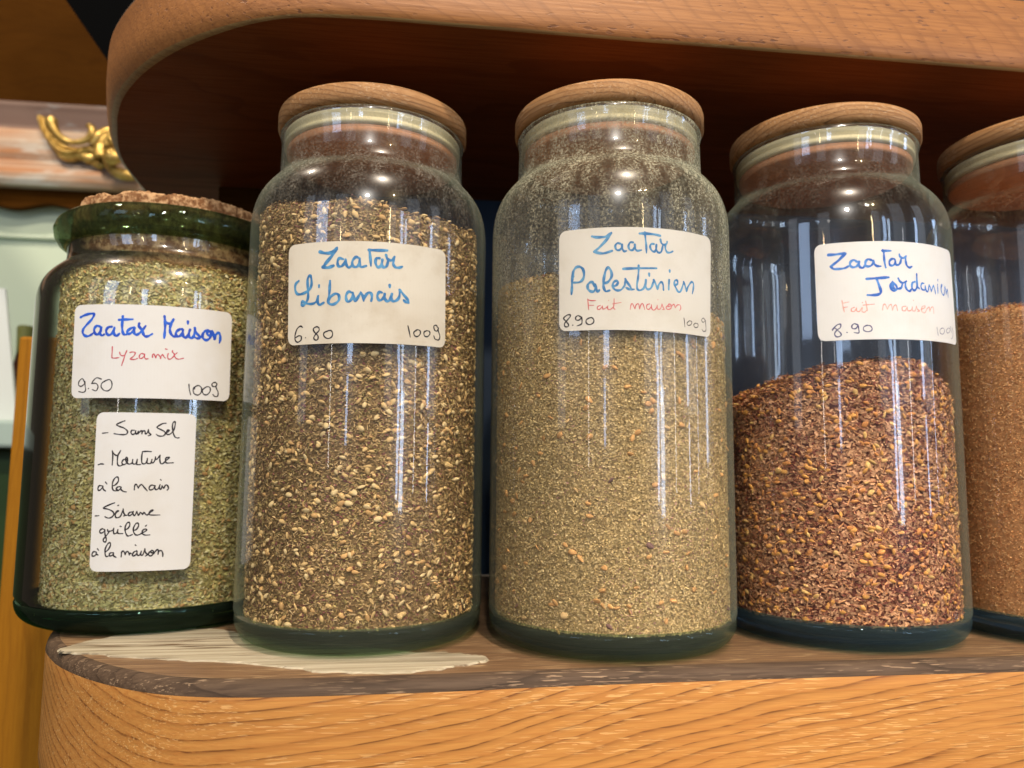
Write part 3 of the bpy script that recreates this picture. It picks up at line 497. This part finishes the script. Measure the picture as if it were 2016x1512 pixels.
def ink_mesh(data, R, off, h=1.0e-4):
    strokes = []
    for st in data.split(';'):
        q = [int(x) for x in st.split()]; wd = q[0] * U; pts = np.array(q[1:], float).reshape(-1, 2) * U
        c = np.array(catmull(list(pts), 6)); strokes.append((wd, c))
    lo = np.min([c.min(0) for w_, c in strokes], 0) - .002; hi = np.max([c.max(0) for w_, c in strokes], 0) + .002
    nx, ny = (np.ceil((hi - lo) / h)).astype(int) + 1
    D = np.full((nx, ny), 1.0)
    gx = lo[0] + np.arange(nx) * h; gy = lo[1] + np.arange(ny) * h
    for w_, c in strokes:
        n = len(c)
        for i in range(n - 1):
            t0 = i / max(1, n - 2)
            ww = w_ * (.92 + .16 * math.sin(i * .55 + w_ * 9e4)) * (1 - .22 * max(0, t0 - .8) / .2)
            a, b = c[i], c[i + 1]; e = w_ + 2 * h
            i0, j0 = np.maximum(0, ((np.minimum(a, b) - e - lo) / h).astype(int)); i1, j1 = np.minimum([nx, ny], ((np.maximum(a, b) + e - lo) / h).astype(int) + 2)
            X, Y = np.meshgrid(gx[i0:i1], gy[j0:j1], indexing='ij')
            ab = b - a; L = max(1e-12, ab @ ab)
            tt = np.clip(((X - a[0]) * ab[0] + (Y - a[1]) * ab[1]) / L, 0, 1)
            d = np.hypot(X - a[0] - tt * ab[0], Y - a[1] - tt * ab[1]) - ww / 2
            D[i0:i1, j0:j1] = np.minimum(D[i0:i1, j0:j1], d)
    verts = []; vid = {}; faces = []
    def vert(key, p):
        k = vid.get(key)
        if k is None: k = vid[key] = len(verts); verts.append(p)
        return k
    ins = D < 0
    cell = ins[:-1, :-1] | ins[1:, :-1] | ins[1:, 1:] | ins[:-1, 1:]
    for i, j in np.argwhere(cell):
        cs = [(i, j), (i + 1, j), (i + 1, j + 1), (i, j + 1)]; poly = []
        for k in range(4):
            A, B = cs[k], cs[(k + 1) % 4]; da, db = D[A], D[B]
            if da < 0: poly.append(vert(A, (gx[A[0]], gy[A[1]])))
            if (da < 0) != (db < 0):
                t_ = da / (da - db); key = (A, B) if A < B else (B, A)
                poly.append(vert(key, (gx[A[0]] + (gx[B[0]] - gx[A[0]]) * t_, gy[A[1]] + (gy[B[1]] - gy[A[1]]) * t_)))
        if len(poly) > 2: faces.append(poly)
    r = R + off
    return pymesh('handwriting', [(r * math.sin(s / R), -r * math.cos(s / R), z) for s, z in verts], faces)
def put_label(key, R, parent, mat, desc):
    o = link('paper_label', label_mesh(CORNERS[key], R), mat, parent, smooth=False); o['label'] = desc
    for inkname, data in INK[key].items():
        sets = [('handwriting', inkname + ' handwriting', data)]
        if inkname == 'black' and key != '2':
            l = data.split(';'); g = [np.mean([int(q) for q in st.split()[1::2]]) * U for st in l]
            sets = [('price_text', 'handwritten price', ';'.join(a for a, q in zip(l, g) if q < .005)), ('weight_text', 'handwritten weight', ';'.join(a for a, q in zip(l, g) if q >= .005))]
        for nm, lb, dt in sets:
            h_ = link(nm, ink_mesh(dt, R, .00036), INKM[(key, inkname)], o, smooth=False); h_['label'] = lb

# ------------------------------------------------------------------ grains
def seed_template():
    v = []; f = []; R_, S_ = 5, 7
    for i in range(1, R_):
        a = math.pi * i / R_
        for k in range(S_):
            b = 2 * math.pi * k / S_; x = -math.cos(a) * .5; rr = math.sin(a) * .5 * (1 - .35 * (x + .1))
            v.append((x, rr * math.cos(b), rr * math.sin(b)))
    v += [(-.5, 0, 0), (.52, 0, 0)]; p0, p1 = len(v) - 2, len(v) - 1
    for i in range(R_ - 2):
        for k in range(S_): f.append((i * S_ + k, i * S_ + (k + 1) % S_, (i + 1) * S_ + (k + 1) % S_, (i + 1) * S_ + k))
    for k in range(S_):
        f.append((p0, (k + 1) % S_, k)); f.append((p1, (R_ - 2) * S_ + k, (R_ - 2) * S_ + (k + 1) % S_))
    return np.array(v, float), f
FLAKE = (np.array([(-.5, 0, .16), (-.15, -.5, 0), (.2, -.45, .04), (.5, 0, .2), (.2, .45, .04), (-.15, .5, 0)], float), [(0, 1, 5), (1, 2, 4, 5), (2, 3, 4)])
CHIP = (np.array([(-.5, -.3, 0), (.3, -.5, .1), (.5, .35, 0), (-.35, .5, .15), (.0, .0, .55)], float), [(0, 1, 4), (1, 2, 4), (2, 3, 4), (3, 0, 4)])
STICK = (np.array([(-.5, -.5, 0), (.5, -.4, .1), (.5, .4, .1), (-.5, .5, 0), (-.5, 0, .8), (.5, 0, .8)], float), [(0, 1, 5, 4), (3, 4, 5, 2)])
SEED = seed_template()
def lowfreq(s, z, k):
    q = np.random.default_rng(k); out = 0
    for _ in range(7):
        a, b, c = q.uniform(-170, 170), q.uniform(-170, 170), q.uniform(0, 6.28); out = out + np.sin(a * s + b * z + c)
    return out / 2.6
def grains(name, Rc, zb, hfun, specs, parent_loc, face_az, matname, label, seedk, gain=(1, 1, 1)):
    """specs: (template, count, length lo-hi, width ratio, height ratio, palette [(weight, rgb)], clump strength, inset)"""
    VV = []; CC = []; LV = []; LS = []; base = 0
    q = np.random.default_rng(seedk)
    zt = hfun(np.array([0.]), np.array([0.]))[0]
    for tpl, N, L0, L1, wr, hr, pal, clump, inset in specs:
        T, F_ = tpl
        top = q.random(N) < .16
        back = q.random(N) < .24
        th = face_az + np.where(back, q.uniform(0, 2 * math.pi, N), q.uniform(-1.9, 1.9, N))     # angle measured from -y
        rr = np.where(top, Rc * np.sqrt(q.random(N)), Rc)
        X = rr * np.sin(th); Y = -rr * np.cos(th)
        H = hfun(X, Y)
        Z = np.where(top, H, zb + (H - zb) * q.random(N))
        # surface frame
        e1 = np.stack([np.cos(th), np.sin(th), 0 * th], 1); e2 = np.where(top[:, None], np.stack([-np.sin(th), np.cos(th), 0 * th], 1), np.array([0, 0, 1.]))
        nn = np.cross(e1, e2)
        P_ = np.stack([X, Y, Z], 1) - nn * (np.abs(q.normal(0, inset, N)))[:, None]
        P_ = P_ + np.where(top[:, None], np.array([0, 0, 1.]) * np.abs(q.normal(0, .0007, N))[:, None], 0)
        al = np.where(q.random(N) < .55, q.normal(0, .5, N), q.uniform(-math.pi, math.pi, N)); be = q.normal(0, .42, N); ga = q.normal(0, .28, N)
        t1 = np.cos(al)[:, None] * e1 + np.sin(al)[:, None] * e2; t2 = np.cross(nn, t1)
        t2, n2 = np.cos(be)[:, None] * t2 + np.sin(be)[:, None] * nn, -np.sin(be)[:, None] * t2 + np.cos(be)[:, None] * nn
        t1, n2 = np.cos(ga)[:, None] * t1 + np.sin(ga)[:, None] * n2, -np.sin(ga)[:, None] * t1 + np.cos(ga)[:, None] * n2
        L = q.uniform(L0, L1, N); Wd = L * wr * q.uniform(.7, 1.3, N); Hh = L * hr * q.uniform(.6, 1.4, N)
        V = P_[:, None, :] + (T[None, :, 0:1] * L[:, None, None]) * t1[:, None, :] + (T[None, :, 1:2] * Wd[:, None, None]) * t2[:, None, :] + (T[None, :, 2:3] * Hh[:, None, None]) * n2[:, None, :]
        wts = np.array([p[0] for p in pal], float); cols = np.array([p[1] for p in pal])
        lf = lowfreq(th * Rc, Z, seedk + 3)
        u = q.random(N) * wts.sum(); cum = np.cumsum(wts)
        u = np.clip(u + clump * wts.sum() * lf * .22, 0, wts.sum() * .999)
        idx = np.searchsorted(cum, u)
        C = cols[np.clip(idx, 0, len(cols) - 1)] * np.exp(.10 * lowfreq(th * Rc * .5, Z * .7, seedk + 9))[:, None] * (np.array(gain) if tpl is not SEED else 1.0) * np.exp(q.normal(0, .2 if tpl is not SEED else .10, N))[:, None]
        nv = len(T)
        VV.append(V.reshape(-1, 3)); CC.append(np.repeat(C, nv, 0))
        offs = base + np.arange(N) * nv
        for fc in F_:
            a = np.array(fc); LV.append((offs[:, None] + a[None, :]).ravel()); LS.append(np.full(N, len(fc)))
        base += N * nv
    # solid bed under the loose grains
    nt, nz = 128, 48; bv = []; bf = []; rb = Rc - .0011
    th = np.linspace(0, 2 * math.pi, nt, endpoint=False)
    for k in range(nz):
        X = rb * np.sin(th); Y = -rb * np.cos(th); H = hfun(X, Y) - .0008
        bv.append(np.stack([X, Y, zb + (H - zb) * k / (nz - 1)], 1))
    for k in range(1, 14):
        r_ = rb * (1 - k / 14); X = r_ * np.sin(th); Y = -r_ * np.cos(th); bv.append(np.stack([X, Y, hfun(X, Y) - .0008], 1))
    bv = np.concatenate(bv); bv += q.normal(0, .00018, bv.shape); nr = nz + 13
    ii, jj = np.meshgrid(np.arange(nr - 1), np.arange(nt), indexing='ij'); ii = ii.ravel(); jj = jj.ravel(); j2 = (jj + 1) % nt
    quads = np.stack([ii * nt + jj, ii * nt + j2, (ii + 1) * nt + j2, (ii + 1) * nt + jj], 1) + base
    VV.append(bv); pc = np.array(specs[0][6][0][1]) * .75 * np.array(gain)
    CC.append(np.repeat(pc[None], len(bv), 0)); LV.append(quads.ravel()); LS.append(np.full(len(quads), 4))
    V = np.concatenate(VV).astype(np.float32); C = np.concatenate(CC); LVa = np.concatenate(LV).astype(np.int32); LSa = np.concatenate(LS).astype(np.int32)
    me = bpy.data.meshes.new(name); me.vertices.add(len(V)); me.vertices.foreach_set('co', V.ravel())
    me.loops.add(len(LVa)); me.loops.foreach_set('vertex_index', LVa)
    st = np.concatenate([[0], np.cumsum(LSa)[:-1]]).astype(np.int32)
    me.polygons.add(len(LSa)); me.polygons.foreach_set('loop_start', st); me.polygons.foreach_set('loop_total', LSa)
    me.update(calc_edges=True)
    at = me.color_attributes.new('grain_color', 'FLOAT_COLOR', 'POINT')
    at.data.foreach_set('color', np.concatenate([C * np.minimum(1, .74 / C.max(1))[:, None], np.ones((len(C), 1))], 1).astype(np.float32).ravel())
    t = NT(matname); a = t.n('ShaderNodeAttribute', attribute_name='grain_color').outputs['Color']
    mt = t.done(t.bsdf(a, .62, .3))
    o = link(name, me, mt); o.location = parent_loc
    return tag(o, label, 'spice mix', 'spice mixes in the jars', 'stuff')

# ------------------------------------------------------------------ jars
JR = .0525; RN = .0412; RL = .0428
def lid_parts(parent, rot):
    ld = link('lid', lathe('lid', [(0, .2200), (RL - .0035, .2200), (RL - .0012, .2204), (RL, .2216), (RL, .2270), (RL - .0003, .2279), (RL - .0013, .2286), (0, .2286)], 128), M['lid'], parent)
    ld.rotation_euler.z = rot
    link('gasket', lathe('gasket', [(.036, .2188), (.0392, .2188), (.0398, .2180), (.0398, .2166), (.0388, .2158), (.0388, .2150), (.0398, .2142), (.0397, .2126), (.036, .2122)], 96), M['gasket'], ld)
    link('plug', lathe('plug', [(.030, .2195), (.036, .2195), (.036, .2121), (.0384, .2121), (.0386, .2118), (.0386, .2096), (.0378, .2087), (0, .2087)], 96), M['plug'], ld)
    return ld
def wood_lid_jar(x, y, label, gmat, bmat, rot):
    j = empty('spice_jar', (x, y, .0006)); tag(j, label, 'jar', 'glass spice jars with wooden lids')
    wall = [(JR - .0006, .0105), (JR, .0120), (JR, .0128)] + [(JR, q) for q in np.linspace(.014, .1705, 14)] + [(JR, .172)] + bez((JR, .172), (JR, .1885), (RN + .0050, .1925), (RN + .0012, .1972), 14)[1:] + [(RN, .1995), (RN - .0002, .204), (RN - .0004, .2155), (RN, .2170), (RN + .0004, .2182), (RN - .0002, .2194), (RN - .0014, .2196)]
    link('glass_body', lathe('glass_body', wall, 160), gmat, j)
    base = [(0, .0022), (JR * .62, .0018), (JR - .0105, .0002), (JR - .0090, 0)] + bez((JR - .0090, 0), (JR - .0035, .0004), (JR - .0004, .004), (JR - .0003, .0088), 10)[1:] + [(JR - .0005, .0104), (JR - .0022, .0112), (JR - .0042, .0098), (JR * .55, .0088), (0, .0086)]
    link('glass_base', lathe('glass_base', base, 160), bmat, j)
    lid_parts(j, rot)
    return j
G2 = glass_thin('jar glass lightly dusted', (.50, .58, .48), dust=.55, z0=.150, z1=.195, film=.012)
G3 = glass_thin('jar glass coated with spice dust', (.44, .50, .36), dust=1.7, z0=.112, z1=.155, dustcol=(.50, .45, .31), film=.05)
G4 = glass_thin('jar glass clean', (.56, .62, .60), dust=.3, z0=.16, z1=.20, film=.010)
G5 = glass_thin('jar glass with powder film', (.48, .52, .44), dust=.35, z0=.135, z1=.16, dustcol=(.45, .30, .18), film=.012)
G1 = glass_thin('green bottle glass wall', (.035, .06, .022), dust=.12, z0=.12, z1=.165, body=(.92, .96, .90), film=.01, e0=(.36, .60), scat=0)

j2 = wood_lid_jar(-.0242, .33974, 'wooden lid jar of seedy brown spice mix with the old label reading Libanais', G2, M['base_clear'], .7)
j3 = wood_lid_jar(.08292, .32232, 'wooden lid jar of fine olive spice mix with dusty shoulders, label reading Palestinien', G3, M['base_clear'], 2.1)
j4 = wood_lid_jar(.1900, .32701, 'wooden lid jar half full of reddish seedy mix, label reading Jordanien', G4, M['base_blue'], 3.6)
j5 = wood_lid_jar(.2952, .3155, 'wooden lid jar of brown powder without a label, cut by the right border', G5, M['base_blue'], 5.0)
put_label('J2', JR, j2, M['paper_old'], 'yellowed stained sticker label')
put_label('J3', JR, j3, M['paper_cream'], 'cream sticker label')
put_label('J4', JR, j4, M['paper_clean'], 'white sticker label wrapping round the right side')

# cork stoppered jar at the left
R1 = .060
j1 = empty('spice_jar', (-.1251, .3918, .0006)); tag(j1, 'green glass jar with cork stopper and two labels, full of green herb mix, reading Maison', 'jar')
wall = [(R1 - .001, .0105), (R1, .0125), (R1, .0133)] + [(R1, q) for q in np.linspace(.015, .1438, 14)] + [(R1, .145)] + bez((R1, .145), (R1, .158), (.0535, .1615), (.0492, .1660), 14)[1:] + [(.0486, .1690), (.0490, .1735)]
link('glass_body', lathe('glass_body', wall, 160), G1, j1)
base = [(0, .0022), (.040, .0018), (.0485, .0002), (.050, 0)] + bez((.050, 0), (.0560, .0004), (.0596, .0045), (.0598, .0095), 10)[1:] + [(.0594, .0106), (.0572, .0108), (.0540, .0080), (.035, .0064), (0, .0062)]
link('glass_base', lathe('glass_base', base, 160), M['base_green'], j1)
lip = [(.0478, .1738), (.0505, .1740), (.0530, .1758), (.0546, .1788), (.0551, .1822), (.0541, .1852), (.0518, .1872), (.0494, .1876), (.0478, .1862)]
link('lip', lathe('lip', lip, 160, closed=True), M['lip_green'], j1)
ck = np.random.default_rng(4); steps = np.cumsum(ck.uniform(.06, .30, 60)); hts = ck.uniform(-.0022, .0016, 61); rds = ck.uniform(-.0016, .0006, 61)
def corkj(a, j, r, z):
    i = int(np.searchsorted(steps, a)) % 60
    if j >= 3: z = z + hts[i] + ck.normal(0, .00018); r = max(0, r + (rds[i] + ck.normal(0, .0002) if r > .02 else 0))
    return r, z
link('cork_stopper', lathe('cork_stopper', [(0, .1605), (.0455, .1605), (.0468, .163), (.0470, .1888), (.0466, .1925), (.0452, .1948), (.035, .1952), (0, .1950)], 300, jitter=corkj), M['cork'], j1)
put_label('1', R1, j1, M['paper_clean'], 'white sticker label with thick blue title')
put_label('2', R1, j1, M['paper_clean'], 'upright white sticker label with six lines in black')

# contents
G_ = lambda *a: a
def h1(x, y): return .1622 - 2.2 * np.maximum(0, np.hypot(x, y) - .038) ** 1.5 + .0006 * np.sin(x * 300)
def h2(x, y): return .1765 - .05 * x + .04 * y + .0016 * np.sin(x * 130 + 1) + .0012 * np.sin(y * 210 + x * 90)
def h3(x, y): return .1395 - .19 * x - .02 * y + .0008 * np.sin(x * 160)
def h4(x, y): return .1160 - np.where(x < 0, 8.0, 10.5) * x * x - .06 * np.maximum(0, y) + .0011 * np.sin(x * 210 + y * 150) + .0006 * np.sin(x * 480 + 1)
def h5(x, y): return .1425 + .0009 * np.sin(x * 250 + 1) * np.cos(y * 200) - .01 * x
o1 = grains('zaatar_mix', .0500, .0084, h1, [
    (FLAKE, 56000, .0012, .0029, .38, .35, [(3, (.66, .56, .25)), (3, (.47, .42, .18)), (2.0, (.82, .74, .43)), (2.2, (.24, .20, .085)), (1.0, (1.0, .9, .6)), (1.4, (.58, .38, .18))], .25, .0004),
    (STICK, 4000, .0016, .0034, .13, .12, [(2, (.72, .58, .34)), (1, (.45, .32, .15))], 0, .0003),
    (SEED, 750, .0022, .0030, .58, .32, [(2, (.50, .26, .10)), (1, (.58, .36, .17))], .4, .0001)], (-.1251, .3918, .0006), .31, 'green herb flakes', 'coarse olive green herb mix filling the cork stoppered jar', 11, (1.10, 1.03, .98))
o2 = grains('zaatar_mix', .0482, .0102, h2, [
    (FLAKE, 98000, .0007, .0018, .38, .38, [(3.0, (.30, .215, .10)), (2.2, (.42, .31, .145)), (2.4, (.17, .115, .055)), (1.3, (.56, .43, .22)), (1.1, (.20, .075, .075)), (1.6, (.33, .28, .11))], .3, .0004),
    (STICK, 7000, .0011, .0024, .15, .14, [(2, (.52, .40, .20)), (1.4, (.34, .26, .11)), (.5, (.66, .54, .32))], .1, .0002),
    (SEED, 2050, .0019, .0035, .62, .34, [(3, (.66, .43, .175)), (2, (.72, .52, .25)), (1.4, (.56, .32, .12))], .6, .0001)], (-.0242, .33974, .0006), .07, 'brown zaatar with sesame', 'brown herb and sumac mix with pale sesame seeds, in the Libanais jar', 12, (1.02, .87, .74))
o3 = grains('zaatar_mix', .0496, .0102, h3, [
    (FLAKE, 150000, .0005, .0013, .52, .4, [(3, (.245, .195, .098)), (3, (.19, .155, .072)), (2, (.32, .265, .145)), (1.6, (.115, .088, .042)), (1, (.40, .34, .20)), (.35, (.17, .10, .085))], .2, .0003),
    (STICK, 7000, .0008, .0018, .16, .16, [(2, (.36, .29, .16)), (1, (.22, .17, .08))], .1, .0002),
    (SEED, 300, .0024, .0036, .62, .32, [(3, (.62, .32, .11)), (1, (.66, .42, .18)), (.3, (.2, .1, .08))], .6, .0000)], (.08292, .32232, .0006), -.25, 'fine olive zaatar', 'fine olive brown powdery mix with a few tan seeds, in the Palestinien jar', 13, (2.25, 1.93, 1.58))
o4 = grains('zaatar_mix', .0488, .0102, h4, [
    (FLAKE, 52000, .0010, .0025, .42, .5, [(2.6, (.105, .036, .026)), (2.0, (.15, .075, .045)), (2.6, (.23, .155, .095)), (2.6, (.32, .225, .14)), (1.2, (.40, .29, .18))], .85, .0004),
    (STICK, 4500, .0014, .0034, .14, .14, [(2, (.36, .22, .11)), (1, (.2, .1, .06))], .1, .0002),
    (SEED, 1150, .0023, .0034, .60, .36, [(3, (.64, .30, .07)), (2, (.55, .22, .06)), (1, (.70, .42, .14))], .5, .0001)], (.1900, .32701, .0006), -.52, 'red brown zaatar with toasted sesame', 'red brown sumac mix with orange sesame seeds, mounded in the Jordanien jar', 14, (1.75, 1.27, 1.0))
o5 = grains('spice_powder', .0496, .0102, h5, [
    (FLAKE, 70000, .0005, .0012, .5, .4, [(3, (.27, .145, .065)), (3, (.215, .108, .046)), (1.5, (.34, .20, .095)), (1, (.13, .06, .025))], .2, .0002),
    (STICK, 6000, .0008, .0018, .2, .2, [(2, (.38, .24, .12))], 0, .0001)], (.2952, .3155, .0006), -.75, 'brown spice powder', 'reddish brown powder filling the unlabelled jar at the right border', 15, (3.2, 2.95, 2.5))
